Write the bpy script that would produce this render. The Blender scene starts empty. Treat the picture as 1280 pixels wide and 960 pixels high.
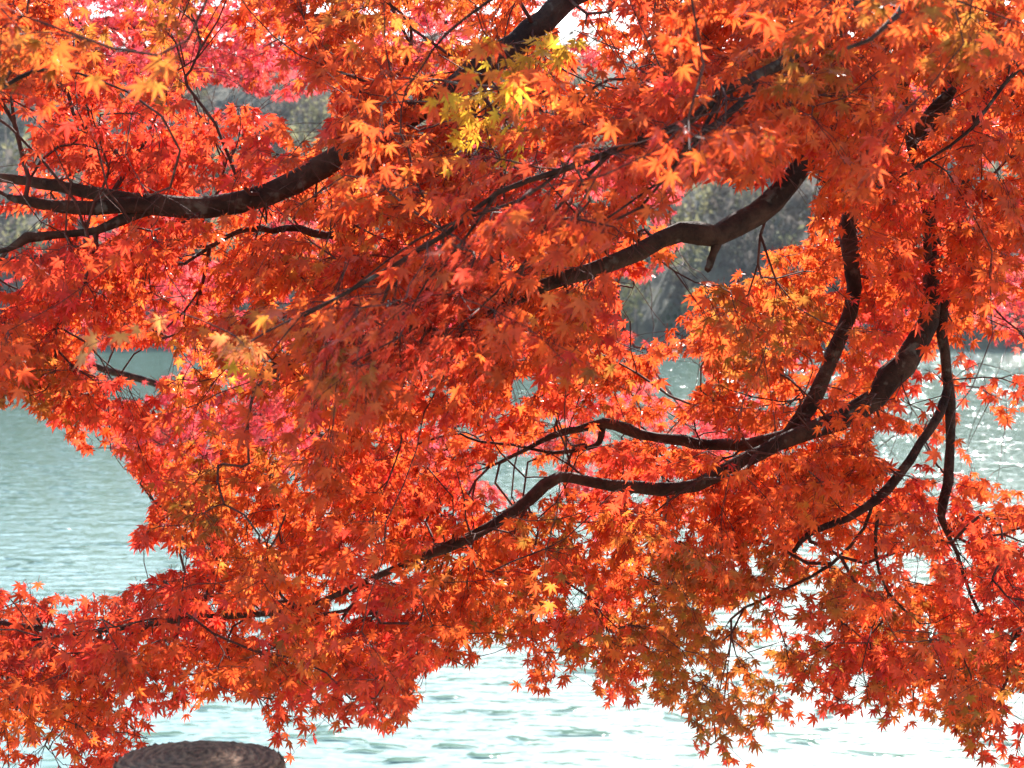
import bpy, math, random
import numpy as np
from mathutils import Vector, Matrix
R = math.radians
random.seed(7)
rng = np.random.default_rng(11)
S = bpy.context.scene
COL = S.collection

# ------------------------------------------------------------------ camera, sky, sun, exposure
F_PX = 2389.0                       # focal length in pixels of a 1280 wide picture
PITCH = R(2.8)
EYE = np.array([0.0, 0.0, 1.6])
cam_d = bpy.data.cameras.new('camera')
cam_d.sensor_width = 36.0
cam_d.lens = 36.0 * F_PX / 1280.0
cam_d.clip_start = 0.05
cam_d.clip_end = 3000.0
cam_d.dof.use_dof = True
cam_d.dof.focus_distance = 4.7
cam_d.dof.aperture_fstop = 9.0
cam = bpy.data.objects.new('camera', cam_d)
COL.objects.link(cam)
cam.location = EYE
cam.rotation_euler = (R(90) - PITCH, 0, 0)
S.camera = cam

SUN_EL, SUN_AZ = 28.0, 14.5         # azimuth east of the view axis (+Y)
w = bpy.data.worlds.new('World')
S.world = w
w.use_nodes = True
nt = w.node_tree
bg = nt.nodes['Background']
sky = nt.nodes.new('ShaderNodeTexSky')
sky.sky_type = 'NISHITA'
sky.sun_disc = False
sky.sun_elevation = R(SUN_EL)
sky.sun_rotation = R(SUN_AZ)
sky.dust_density = 0.6
sky.ozone_density = 1.2
nt.links.new(sky.outputs[0], bg.inputs[0])
bg.inputs[1].default_value = 0.135
sun_d = bpy.data.lights.new('sun', 'SUN')
sun_d.energy = 5.0
sun_d.angle = R(0.5)
sun_d.color = (1.0, 0.96, 0.90)
sun = bpy.data.objects.new('sun', sun_d)
COL.objects.link(sun)
sd = Vector((math.sin(R(SUN_AZ)) * math.cos(R(SUN_EL)), math.cos(R(SUN_AZ)) * math.cos(R(SUN_EL)), math.sin(R(SUN_EL))))
sun.rotation_euler = (-sd).to_track_quat('-Z', 'Y').to_euler()

S.view_settings.view_transform = 'Standard'
S.view_settings.look = 'None'
S.view_settings.exposure = 1.54
S.view_settings.gamma = 1.0
S.view_settings.use_curve_mapping = False
cy = S.cycles
cy.max_bounces = 14
cy.diffuse_bounces = 9
cy.glossy_bounces = 3
cy.transmission_bounces = 9
cy.transparent_max_bounces = 8
cy.caustics_reflective = False
cy.caustics_refractive = False
cy.sample_clamp_indirect = 6.0
cy.use_denoising = True

# ------------------------------------------------------------------ helpers
FWD = np.array([0.0, math.cos(PITCH), -math.sin(PITCH)])
UPV = np.array([0.0, math.sin(PITCH), math.cos(PITCH)])
def at(px, py, d):
    return EYE + np.array([(px - 640) / F_PX * d, 0, 0]) + UPV * ((480 - py) / F_PX * d) + FWD * d
def proj(P):
    q = np.asarray(P) - EYE
    d = q @ FWD
    return 640 + q[..., 0] / d * F_PX, 480 - (q @ UPV) / d * F_PX, d
def norm(v):
    return v / np.maximum(np.linalg.norm(v, axis=-1, keepdims=True), 1e-9)
def lin(c):
    return tuple(((x / 255) / 12.92 if x / 255 <= 0.04045 else ((x / 255 + 0.055) / 1.055) ** 2.4) for x in c)

def link(name, me, mat, parent=None, world=False):
    o = bpy.data.objects.new(name, me)
    COL.objects.link(o)
    if mat and not me.materials:
        me.materials.append(mat)
    if parent:
        o.parent = parent
        if world:                       # mesh given in world coordinates under an Empty that stands elsewhere
            o.matrix_parent_inverse = Matrix.Translation(-Vector(parent.location))
    return o
def empty(name, loc=(0, 0, 0)):
    o = bpy.data.objects.new(name, None)
    COL.objects.link(o)
    o.location = loc
    o.empty_display_size = 0.2
    return o
def tag(o, label=None, cat=None, group=None, kind=None):
    for k, v in (('label', label), ('category', cat), ('group', group), ('kind', kind)):
        if v:
            o[k] = v
    return o
def np_mesh(name, V, faces_flat, starts, smooth=False, col=None):
    me = bpy.data.meshes.new(name)
    me.vertices.add(len(V))
    me.vertices.foreach_set('co', np.asarray(V, np.float32).ravel())
    me.loops.add(len(faces_flat))
    me.loops.foreach_set('vertex_index', np.asarray(faces_flat, np.int32))
    me.polygons.add(len(starts))
    me.polygons.foreach_set('loop_start', np.asarray(starts, np.int32))
    if col is not None:
        a = me.color_attributes.new('Col', 'FLOAT_COLOR', 'POINT')
        a.data.foreach_set('color', np.asarray(col, np.float32).ravel())
    me.update(calc_edges=True)
    if smooth:
        me.polygons.foreach_set('use_smooth', np.ones(len(starts), bool))
    return me

class Tubes:
    """collects tapered tubes that all join one another into one mesh"""
    def __init__(self):
        self.V, self.Fq, self.n = [], [], 0
    def add(self, P, rad, sides=6, rough=0.0, cap=True):
        P = np.asarray(P, float)
        n = len(P)
        T = np.gradient(P, axis=0)
        T = norm(T)
        up = np.array([0.0, 0, 1.0])
        if abs(T[0] @ up) > 0.9:
            up = np.array([1.0, 0, 0])
        N = np.zeros_like(P)
        a = up - (up @ T[0]) * T[0]
        for i in range(n):
            a = a - (a @ T[i]) * T[i]
            a = a / max(np.linalg.norm(a), 1e-9)
            N[i] = a
        B = np.cross(T, N)
        ang = np.linspace(0, 2 * math.pi, sides, endpoint=False)
        rad = np.broadcast_to(np.asarray(rad, float), (n,))
        rr = rad[:, None] * np.ones(sides)[None]
        if rough:
            rr = rr * (1 + rough * rng.normal(size=rr.shape))
        ring = P[:, None] + rr[..., None] * (N[:, None] * np.cos(ang)[None, :, None] + B[:, None] * np.sin(ang)[None, :, None])
        b = self.n
        self.V.append(ring.reshape(-1, 3))
        i = np.arange(n - 1)[:, None] * sides
        j = np.arange(sides)[None]
        k = (j + 1) % sides
        q = np.stack([i + j, i + k, i + sides + k, i + sides + j], -1).reshape(-1, 4) + b
        self.Fq.append(q)
        self.n += n * sides
        if cap:
            tip = P[-1] + T[-1] * rad[-1] * 0.8
            root = P[0] - T[0] * rad[0] * 0.8
            self.V.append(np.array([tip, root]))
            e = (n - 1) * sides
            jj = np.arange(sides)
            kk = (jj + 1) % sides
            t = np.full(sides, self.n)
            self.Fq.append(np.stack([b + e + jj, b + e + kk, t, t], -1))
            self.Fq.append(np.stack([b + kk, b + jj, t + 1, t + 1], -1))
            self.n += 2
    def build(self, name, mat, parent=None, world=False):
        V = np.concatenate(self.V)
        Q = np.concatenate(self.Fq)
        tri = Q[:, 2] == Q[:, 3]
        flat, starts, pos = [], [], 0
        q = Q[~tri]
        t = Q[tri][:, :3]
        flat = np.concatenate([q.ravel(), t.ravel()])
        starts = np.concatenate([np.arange(len(q)) * 4, len(q) * 4 + np.arange(len(t)) * 3])
        return link(name, np_mesh(name, V, flat, starts, True), mat, parent, world)

def spline(pts, step):
    """Catmull-Rom through rows of any width"""
    P = np.asarray(pts, float)
    P = np.vstack([2 * P[0] - P[1], P, 2 * P[-1] - P[-2]])
    out = []
    for i in range(1, len(P) - 2):
        L = np.linalg.norm(P[i + 1, :3] - P[i, :3])
        n = max(2, int(L / step))
        t = np.linspace(0, 1, n, endpoint=False)[:, None]
        a, b, c, d = P[i - 1], P[i], P[i + 1], P[i + 2]
        out.append(0.5 * (2 * b + (c - a) * t + (2 * a - 5 * b + 4 * c - d) * t ** 2 + (3 * b - a - 3 * c + d) * t ** 3))
    out.append(P[-2][None])
    return np.vstack(out)

# ------------------------------------------------------------------ materials
def mat(name):
    m = bpy.data.materials.new(name)
    m.use_nodes = True
    m.node_tree.nodes.clear()
    out = m.node_tree.nodes.new('ShaderNodeOutputMaterial')
    def N(t, **kw):
        n = m.node_tree.nodes.new(t)
        for k, v in kw.items():
            if k.startswith('i_'):
                key = k[2:].replace('_', ' ')
                n.inputs[int(key) if key.isdigit() else key].default_value = v
            else:
                setattr(n, k, v)
        return n
    return m, N, m.node_tree.links.new, out

def leaf_material():
    m, N, L, out = mat('maple_leaf')
    a = N('ShaderNodeAttribute', attribute_name='Col')
    geo = N('ShaderNodeNewGeometry')
    noise = N('ShaderNodeTexNoise', i_Scale=60.0, i_Detail=3.0)
    mp = N('ShaderNodeMapRange', i_3=0.8, i_4=1.16)
    mp.inputs[1].default_value, mp.inputs[2].default_value = 0.3, 0.7
    L(geo.outputs['Position'], noise.inputs['Vector'])
    L(noise.outputs[0], mp.inputs[0])
    mul = N('ShaderNodeVectorMath', operation='SCALE')
    L(a.outputs['Color'], mul.inputs[0])
    L(mp.outputs[0], mul.inputs['Scale'])
    tr = N('ShaderNodeBsdfTranslucent')
    L(mul.outputs[0], tr.inputs['Color'])
    pr = N('ShaderNodeBsdfPrincipled', i_Roughness=0.38)
    pr.inputs['Specular IOR Level'].default_value = 0.45
    dk = N('ShaderNodeVectorMath', operation='SCALE')
    dk.inputs['Scale'].default_value = 0.75
    L(mul.outputs[0], dk.inputs[0])
    L(dk.outputs[0], pr.inputs['Base Color'])
    mx = N('ShaderNodeMixShader')
    mx.inputs[0].default_value = 0.64
    L(pr.outputs[0], mx.inputs[1])
    L(tr.outputs[0], mx.inputs[2])
    L(mx.outputs[0], out.inputs[0])
    return m

def bark_material(name, c1, c2, scale=26.0, bump=0.6):
    m, N, L, out = mat(name)
    tc = N('ShaderNodeTexCoord')
    n1 = N('ShaderNodeTexNoise', i_Scale=scale, i_Detail=8.0, i_Roughness=0.65)
    n2 = N('ShaderNodeTexNoise', i_Scale=scale * 0.3, i_Detail=4.0)
    L(tc.outputs['Object'], n1.inputs['Vector'])
    L(tc.outputs['Object'], n2.inputs['Vector'])
    r = N('ShaderNodeMix', data_type='RGBA')
    r.inputs[6].default_value = (*c1, 1)
    r.inputs[7].default_value = (*c2, 1)
    ma = N('ShaderNodeMath', operation='MULTIPLY')
    L(n1.outputs[0], ma.inputs[0])
    L(n2.outputs[0], ma.inputs[1])
    mr = N('ShaderNodeMapRange')
    mr.inputs[1].default_value, mr.inputs[2].default_value = 0.15, 0.38
    L(ma.outputs[0], mr.inputs[0])
    L(mr.outputs[0], r.inputs[0])
    n3 = N('ShaderNodeTexNoise', i_Scale=scale * 0.8, i_Detail=3.0)
    L(tc.outputs['Object'], n3.inputs['Vector'])
    lr = N('ShaderNodeMapRange')
    lr.inputs[1].default_value, lr.inputs[2].default_value, lr.inputs[4].default_value = 0.60, 0.70, 0.55
    L(n3.outputs[0], lr.inputs[0])
    lx_ = N('ShaderNodeMix', data_type='RGBA')
    lx_.inputs[7].default_value = (0.17, 0.155, 0.115, 1)
    L(r.outputs[2], lx_.inputs[6])
    L(lr.outputs[0], lx_.inputs[0])
    b = N('ShaderNodeBump', i_Strength=bump, i_Distance=0.012)
    L(n1.outputs[0], b.inputs['Height'])
    p = N('ShaderNodeBsdfPrincipled', i_Roughness=0.85)
    p.inputs['Specular IOR Level'].default_value = 0.25
    L(lx_.outputs[2], p.inputs['Base Color'])
    L(b.outputs[0], p.inputs['Normal'])
    L(p.outputs[0], out.inputs[0])
    return m

M_LEAF = leaf_material()
M_BARK = bark_material('maple_bark', (0.020, 0.009, 0.005), (0.085, 0.042, 0.024), 34.0, 0.9)
M_TWIG = bark_material('twig_bark', (0.06, 0.02, 0.014), (0.12, 0.045, 0.03), 40.0, 0.2)

# ------------------------------------------------------------------ setting: water, bank, hills, wood
def fbm(x, y, seed, octv=4):
    r = np.random.default_rng(seed)
    v = np.zeros_like(x)
    for o in range(octv):
        for _ in range(3):
            a = r.uniform(0, 6.28)
            f = 2 ** o
            v += np.sin((x * math.cos(a) + y * math.sin(a)) * f + r.uniform(0, 6.28)) / f / 3
    return v
WATER_Z = -4.4
def grid(name, xs, ys, zf, m, kind='structure'):
    X, Y = np.meshgrid(xs, ys)
    Z = zf(X, Y)
    V = np.stack([X, Y, Z], -1).reshape(-1, 3)
    nx, ny = len(xs), len(ys)
    i = (np.arange(ny - 1)[:, None] * nx + np.arange(nx - 1)[None]).ravel()
    Fq = np.stack([i, i + 1, i + nx + 1, i + nx], -1)
    o = link(name, np_mesh(name, V, Fq.ravel(), np.arange(len(Fq)) * 4, True), m)
    o['kind'] = kind
    return o

def water_material():
    m, N, L, out = mat('lake_water')
    geo = N('ShaderNodeNewGeometry')
    def wave(scale, sx, sy, rot, detail):
        mp = N('ShaderNodeMapping')
        mp.inputs['Scale'].default_value = (sx, sy, 1)
        mp.inputs['Rotation'].default_value = (0, 0, rot)
        L(geo.outputs['Position'], mp.inputs['Vector'])
        n = N('ShaderNodeTexNoise', i_Scale=scale, i_Detail=detail, i_Roughness=0.55)
        L(mp.outputs[0], n.inputs['Vector'])
        return n
    a = wave(2.4, 0.5, 1.0, 0.22, 2.0)
    b = wave(7.5, 0.6, 1.0, -0.3, 1.0)
    ad = N('ShaderNodeMath', operation='MULTIPLY_ADD')
    ad.inputs[1].default_value = 0.17
    L(b.outputs[0], ad.inputs[0])
    L(a.outputs[0], ad.inputs[2])
    # scattered steep wavelets that catch the sun one by one
    c = wave(1.7, 0.7, 1.0, 0.5, 1.0)
    d = wave(4.5, 0.8, 1.0, -0.1, 0.0)
    mr = N('ShaderNodeMapRange', interpolation_type='SMOOTHSTEP')
    mr.inputs[1].default_value, mr.inputs[2].default_value = 0.60, 0.76
    L(c.outputs[0], mr.inputs[0])
    sp_ = N('ShaderNodeMath', operation='MULTIPLY')
    L(mr.outputs[0], sp_.inputs[0])
    L(d.outputs[0], sp_.inputs[1])
    ad2 = N('ShaderNodeMath', operation='MULTIPLY_ADD')
    ad2.inputs[1].default_value = 3.0
    L(sp_.outputs[0], ad2.inputs[0])
    L(ad.outputs[0], ad2.inputs[2])
    bp = N('ShaderNodeBump', i_Strength=1.0, i_Distance=0.037)
    L(ad2.outputs[0], bp.inputs['Height'])
    p = N('ShaderNodeBsdfPrincipled', i_Roughness=0.07, i_IOR=1.333)
    p.inputs['Base Color'].default_value = (0.14, 0.24, 0.185, 1)
    p.inputs['Specular IOR Level'].default_value = 0.5
    L(bp.outputs[0], p.inputs['Normal'])
    L(p.outputs[0], out.inputs[0])
    return m
def shore_y(X):
    return 199 + 3.0 * fbm(X * 0.05, X * 0 + 1, 5, 3)
def hill_z(X, Y):
    d = Y - shore_y(X)
    z = np.where(d < 1.5, d * 0.9 - 0.2, 1.15 + (d - 1.5) * 0.36)
    z = z + np.clip(d / 25, 0, 1) * 2.2 * fbm(X * 0.045, Y * 0.045, 9, 4)
    top = 46 + 3 * fbm(X * 0.02, Y * 0.01, 12, 3) 
    z = np.where(z > top, top + (z - top) * 0.1, z)
    return WATER_Z + z
def bank_z(X, Y):
    # level bank under the camera that drops to the lake; a promontory runs out on the left, outside the view
    edge = 3.7 + 9.5 / (1 + np.exp((X + 4.6 + 0.12 * Y) * 3.0)) + 4.5 / (1 + np.exp(-(X - 2.6) * 3.0)) + 0.15 * fbm(X * 1.3, Y * 0, 3, 3)
    d = edge - Y
    z = np.where(d > 0, np.minimum(0, -0.02 * np.abs(fbm(X, Y, 4))), d * 1.6)
    return np.maximum(z, -7.0)

def ground_material(name, c1, c2, c3, scale):
    m, N, L, out = mat(name)
    geo = N('ShaderNodeNewGeometry')
    n = N('ShaderNodeTexNoise', i_Scale=scale, i_Detail=8.0, i_Roughness=0.7)
    L(geo.outputs['Position'], n.inputs['Vector'])
    cr = N('ShaderNodeValToRGB')
    e = cr.color_ramp.elements
    e[0].position, e[0].color = 0.35, (*c1, 1)
    e[1].position, e[1].color = 0.7, (*c3, 1)
    x = cr.color_ramp.elements.new(0.52)
    x.color = (*c2, 1)
    L(n.outputs[0], cr.inputs[0])
    b = N('ShaderNodeBump', i_Strength=0.8, i_Distance=0.1)
    L(n.outputs[0], b.inputs['Height'])
    p = N('ShaderNodeBsdfPrincipled', i_Roughness=0.95)
    L(cr.outputs[0], p.inputs['Base Color'])
    L(b.outputs[0], p.inputs['Normal'])
    L(p.outputs[0], out.inputs[0])
    return m
M_WATER = water_material()
M_BANK = ground_material('bank_pale_bounce', (0.26, 0.22, 0.17), (0.38, 0.34, 0.28), (0.46, 0.42, 0.35), 3.0)  # unseen bank made pale on purpose, to bounce light up into the leaves
M_HILL = ground_material('hill_ground', (0.07, 0.065, 0.05), (0.12, 0.11, 0.07), (0.17, 0.15, 0.10), 0.35)
grid('lake_water', np.linspace(-700, 700, 57), np.linspace(-300, 260, 29), lambda X, Y: X * 0 + WATER_Z, M_WATER)
grid('ground', np.concatenate([np.linspace(-700, -26, 20), np.linspace(-25, 25, 151), np.linspace(26, 700, 20)]),
     np.concatenate([np.linspace(-300, -4, 12), np.linspace(-3, 18, 85)]), bank_z, M_BANK)
grid('hills', np.linspace(-340, 340, 171), np.linspace(190, 620, 108), hill_z, M_HILL)

# the wood on the far hillside: bare and half bare trees that read as one mass
def far_wood():
    V, Fc, C, n = [], [], [], 0
    r = np.random.default_rng(21)
    kinds = [((0.155, 0.13, 0.11), 0.38, 0.36), ((0.27, 0.245, 0.13), 0.3, 0.25), ((0.10, 0.115, 0.075), 0.2, 0.2), ((0.36, 0.34, 0.22), 0.12, 0.19)]
    for k in range(1150):
        X = r.uniform(-95, 110)
        d = r.uniform(0, 1) ** 1.25 * 125 + 1.0
        Y = float(shore_y(np.array([X]))[0]) + d
        z0 = float(hill_z(np.array([X]), np.array([Y]))[0])
        kind = kinds[r.choice(4, p=[q[2] for q in kinds])]
        H = r.uniform(5, 10) * (0.35 if d < 6 and r.random() < 0.6 else 1)
        Wd = H * r.uniform(0.28, 0.42)
        base = np.array([X, Y, z0 - 0.2])
        # trunk: three sided blade pair
        lean = r.normal(size=2) * 0.05 * H
        for a in (0.0, 1.57):
            w2 = 0.012 * H + 0.03
            dx = np.array([math.cos(a) * w2, math.sin(a) * w2, 0])
            tp = base + np.array([lean[0], lean[1], H * 0.92])
            V += [base - dx, base + dx, tp + dx * 0.2, tp - dx * 0.2]
            Fc.append((n, n + 1, n + 2, n + 3))
            n += 4
            C += [(0.17, 0.15, 0.135, 1)] * 4
        m_ = int(150 if kind[0][0] < 0.2 else 190)
        u = norm(r.normal(size=(m_, 3))) * (r.uniform(0.25, 1, (m_, 1)) ** 0.6)
        ctr = base + np.array([lean[0] * 0.6, lean[1] * 0.6, H * 0.62]) + u * np.array([Wd, Wd, H * 0.42])
        ctr += 0.35 * r.normal(size=(m_, 3))
        size = kind[1] * r.uniform(0.6, 1.7, m_)
        t1 = norm(r.normal(size=(m_, 3)) + u * 0.6 + np.array([0, 0, 0.5]))
        t2 = norm(np.cross(t1, r.normal(size=(m_, 3))))
        asp = np.where(r.random(m_) < (0.65 if kind[0][0] < 0.16 else 0.2), 0.16, 0.7)
        for q in range(m_):
            a, b = t1[q] * size[q] * (1.8 if asp[q] < 0.3 else 1), t2[q] * size[q] * asp[q]
            V += [ctr[q] - a - b * 0.5, ctr[q] + b, ctr[q] + a, ctr[q] - b * 0.8]
            Fc.append((n, n + 1, n + 2, n + 3))
            n += 4
            f = r.uniform(0.75, 1.25)
            C += [(*(np.array(kind[0]) * f), 1)] * 4
    me = np_mesh('far_wood', np.array(V), np.array(Fc).ravel(), np.arange(len(Fc)) * 4, False, np.array(C))
    m, N, L, out = mat('far_foliage')
    a = N('ShaderNodeAttribute', attribute_name='Col')
    df = N('ShaderNodeBsdfDiffuse')
    tr = N('ShaderNodeBsdfTranslucent')
    mx = N('ShaderNodeMixShader')
    mx.inputs[0].default_value = 0.45
    L(a.outputs['Color'], df.inputs[0])
    L(a.outputs['Color'], tr.inputs[0])
    L(df.outputs[0], mx.inputs[1])
    L(tr.outputs[0], mx.inputs[2])
    L(mx.outputs[0], out.inputs[0])
    o = link('far_wood', me, m)
    o['kind'] = 'stuff'
far_wood()

# ------------------------------------------------------------------ where the maples carry leaves (40 px cells of the view; read back in 3-D with each spray's own distance)
COLOURS = """oopppgpopogaapaoooorooooooogoggo
gogpppppppooppaayoooooooggoooggo
oorppgppppoooayyooororoogggopooo
rrrrrrrrrrrooooyaoooroooooooporo
rrrrrrrrrooooaassosrosooooorooo
rrrrrrrrrooosassrspppssorooorooo
rrrorroorooaaososssoooppooororro
rrrrorooopasosssooooopoooooorooo
rrrorppooasoosssoaorpogogooorrop
rrroopppaoosssssoaorrogoggorooop
ooorraaaaasssssosooroooggoorroor
ogorraayaogssssoorgoorggooorroor
ggrrrppppppoorosorrgooooooooorro
oorrppppppoorporooororpoooooooro
oooorpgogoororrooorrrooooooorrro
ooorrggooooorrroaorroooooaooroo
orrrrogoooroorooggoaopooooooorro
rrrrrrraaoorogaoorooggoggoororrr
rrrrrrroooorroooggrrggogoggooorr
rrrrrrrorarrroogorogggggrroogorr
ddrroooogaoorroooogoggggggrrrogo
oooorrooorrrroooororggggorrgooog
oaorrroorrororooooooggggrrrroggr
orrrrooooooooooooooogrroooorrrrr""".split('\n')
DENS = """99888988999999999999998999999996
99999999999999999999998999999997
88877866779999999999999999867899
45777555427999999999999997588777
25787777648997999999999988988888
46778888889968999988533346998888
35578886689999999997621116998888
25888886899999999998621368799988
68899999999999999987427998888888
88997999999999999987638998878876
99856899999999998787427788768511
87454789899999987888668888756321
56678887886888867888888888876552
02569999877865678998899988985465
00128999989756845788999999986353
00006999999998884489899999998787
00015888999999999988889999887877
00000689999999999868899878874666
41248999999999999986578866778857
99999999878999888776787667888888
99998778877899774246676667886889
77677557777781004425666664577775
55665211446640000000256411221365
45541000202000000000014200000043""".split('\n')
COLOURS = [(r + r[-1] * 32)[:32] for r in COLOURS][:24]
DENS = [(r + r[-1] * 32)[:32] for r in DENS][:24]
D_MAP = np.array([[int(c) for c in r] for r in DENS], float)
GAPS = [
 # open water left of the drooping boughs
 [(-400, 512), (0, 512), (30, 516), (52, 528), (75, 545), (104, 577), (125, 560), (155, 577), (170, 606), (193, 624), (180, 655), (166, 674), (148, 690),
  (185, 694), (235, 696), (206, 717), (180, 727), (143, 742), (100, 746), (84, 739), (48, 726), (15, 724), (0, 736), (-400, 760)],
 # open water below
 [(184, 930), (192, 906), (215, 900), (237, 904), (256, 888), (300, 882), (330, 898), (338, 930), (357, 955), (390, 950), (392, 905), (404, 912), (425, 914), (445, 905), (460, 916),
  (488, 926), (506, 906), (520, 892), (530, 876), (518, 842), (540, 850), (552, 828), (570, 834), (586, 840), (602, 818), (612, 800), (640, 822), (660, 806), (648, 840),
  (632, 868), (660, 868), (678, 877), (692, 858), (710, 860), (722, 842), (745, 832), (736, 882), (756, 896), (790, 884), (820, 888), (846, 893), (862, 922), (876, 962), (500, 1000), (150, 1000)],
 [(955, 965), (948, 925), (966, 916), (998, 918), (1030, 896), (1068, 905), (1090, 912), (1122, 920), (1150, 922), (1180, 914), (1200, 938), (1225, 958), (1225, 1000), (960, 1000)],
 # hillside windows
 [(852, 240), (885, 228), (918, 246), (950, 236), (990, 222), (1030, 226), (1008, 280), (1006, 308), (952, 312), (928, 320), (905, 327), (866, 353), (858, 388), (840, 402), (826, 424),
  (792, 434), (793, 412), (772, 378), (776, 346), (800, 358), (828, 342), (852, 312), (848, 280)],
 [(225, 118), (262, 108), (300, 116), (340, 128), (378, 128), (415, 110), (412, 150), (398, 178), (370, 175), (345, 140), (300, 132), (250, 140)],
 [(-20, 142), (28, 145), (38, 172), (24, 205), (-20, 212)],
 [(-20, 270), (40, 268), (62, 280), (30, 300), (-20, 312)],
 # slivers of teal water
 [(116, 440), (140, 436), (165, 442), (200, 436), (228, 462), (200, 476), (168, 476), (150, 462), (120, 470)],
 [(140, 488), (190, 484), (215, 482), (150, 504)],
 [(636, 482), (664, 470), (672, 486), (648, 506)],
 [(598, 598), (640, 570), (662, 572), (672, 596), (630, 612)],
 [(818, 452), (870, 448), (884, 470), (862, 494), (834, 484)],
 [(1206, 440), (1240, 446), (1300, 440), (1300, 468), (1246, 464)],
 [(1192, 500), (1204, 560), (1224, 598), (1300, 616), (1300, 560), (1250, 535), (1212, 520)],
 [(1085, 545), (1100, 575), (1150, 580), (1165, 555), (1130, 545)],
 [(1130, 700), (1160, 694), (1168, 726), (1140, 730)],
 [(708, 745), (735, 735), (728, 758), (706, 768)],
 [(896, 765), (920, 768), (915, 782), (892, 776)],
 [(1062, 850), (1078, 838), (1088, 852), (1076, 878)],
 [(1258, 872), (1300, 862), (1300, 910), (1262, 900)],
]
GX0, GY0, GS = -400, -400, 4
gx, gy = np.meshgrid(np.arange(GX0, 1680, GS) + 2, np.arange(GY0, 1240, GS) + 2)
GAPMASK = np.zeros(gx.shape, bool)
for poly in GAPS:
    inside = np.zeros(gx.shape, bool)
    pl = np.array(poly, float)
    for (x1, y1), (x2, y2) in zip(pl, np.roll(pl, -1, 0)):
        cond = ((y1 > gy) != (y2 > gy))
        xx = (x2 - x1) * (gy - y1) / ((y2 - y1) if y2 != y1 else 1e-9) + x1
        inside ^= cond & (gx < xx)
    GAPMASK |= inside
def in_gap(px, py):
    i = np.clip(((py - GY0) / GS).astype(int), 0, gx.shape[0] - 1)
    j = np.clip(((px - GX0) / GS).astype(int), 0, gx.shape[1] - 1)
    return GAPMASK[i, j]
def density(px, py):
    u = np.clip(px / 40 - 0.5, 0, 30.999)
    v = np.clip(py / 40 - 0.5, 0, 22.999)
    i, j = v.astype(int), u.astype(int)
    a, b = v - i, u - j
    d = D_MAP[i, j] * (1 - a) * (1 - b) + D_MAP[i + 1, j] * a * (1 - b) + D_MAP[i, j + 1] * (1 - a) * b + D_MAP[i + 1, j + 1] * a * b
    d = np.where(py > 1000, 0, d)
    return np.where(py < -50, 3, d) / 9
def cell(x, y):
    return COLOURS[int(min(max(y // 40, 0), 23))][int(min(max(x // 40, 0), 31))]
def code(px, py):
    px = px + rng.normal() * 14
    py = py + rng.normal() * 14
    return COLOURS[int(min(max(py // 40, 0), 23))][int(min(max(px // 40, 0), 31))]

# ------------------------------------------------------------------ leaves
def leaf_template(lens, angs, wid, fold, droop):
    """verts of one palmate leaf, main lobe 1 long along +y; returns V, triangles, distance from the leaf base"""
    V, T, Dd = [(0, 0, 0)], [], [0.0]
    n = len(lens)
    sin_r = 0.27
    def sv(i):
        a0 = (angs[i] + angs[i + 1]) / 2 if 0 <= i < n - 1 else (angs[0] - 20 if i < 0 else angs[-1] + 20)
        rr = sin_r * (0.55 + 0.45 * min(1, (min(lens[max(i, 0)], lens[min(i + 1, n - 1)]) / 0.7)))
        if i < 0 or i >= n - 1:
            rr = 0.10
        return (math.sin(R(a0)) * rr, math.cos(R(a0)) * rr, 0.02)
    sid = []
    for i in range(-1, n):
        V.append(sv(i)); Dd.append(0.15)
        sid.append(len(V) - 1)
    for i in range(n):
        a, l = R(angs[i]), lens[i]
        d = np.array([math.sin(a), math.cos(a), 0]); p = np.array([math.cos(a), -math.sin(a), 0])
        up = np.array([0, 0, 1.0])
        m_ = d * l * 0.45 - up * (fold * 0.12 + droop * l * 0.06)
        q1 = d * l * 0.47 - p * wid * l - up * droop * l * 0.06
        q2 = d * l * 0.47 + p * wid * l - up * droop * l * 0.06
        r1 = d * l * 0.76 - p * wid * l * 0.42 - up * droop * l * 0.2
        r2 = d * l * 0.76 + p * wid * l * 0.42 - up * droop * l * 0.2
        t = d * l - up * droop * l * 0.42
        b = len(V)
        for v in (m_, q1, q2, r1, r2, t):
            V.append(tuple(v)); Dd.append(min(1, np.linalg.norm(v)))
        s1, s2 = sid[i], sid[i + 1]
        M_, Q1, Q2, R1, R2, TT = range(b, b + 6)
        T += [(0, M_, s1), (s1, M_, Q1), (Q1, M_, R1), (0, s2, M_), (s2, Q2, M_), (Q2, R2, M_), (M_, R2, R1), (R1, R2, TT)]
    # stalk: a thin three-cornered prism from the leaf base backwards, unit length, tip at y=-1 (scaled per leaf)
    b = len(V)
    for y, rr in ((0.0, 0.016), (-1.0, 0.02)):
        for k in range(3):
            V.append((math.cos(k * 2.094) * rr, y, math.sin(k * 2.094) * rr)); Dd.append(-1.0)
    for k in range(3):
        k2 = (k + 1) % 3
        T += [(b + k, b + k2, b + 3 + k2), (b + k, b + 3 + k2, b + 3 + k)]
    return np.array(V, float), np.array(T, int), np.array(Dd)
A7 = [-124, -80, -39, 0, 39, 80, 124]
TEMPL = [
 leaf_template([0.36, 0.70, 0.93, 1.0, 0.93, 0.70, 0.36], A7, 0.125, 0.8, 0.35),
 leaf_template([0.40, 0.76, 0.90, 1.0, 0.97, 0.66, 0.33], [-128, -84, -42, -2, 36, 78, 120], 0.118, 1.4, 0.9),
 leaf_template([0.30, 0.66, 0.95, 1.0, 0.90, 0.72, 0.40], [-118, -74, -35, 2, 40, 84, 128], 0.138, 0.3, -0.25),
 leaf_template([0.45, 0.80, 1.0, 0.86, 0.50], [-95, -48, 0, 46, 94], 0.14, 1.0, 0.6),
]
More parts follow.
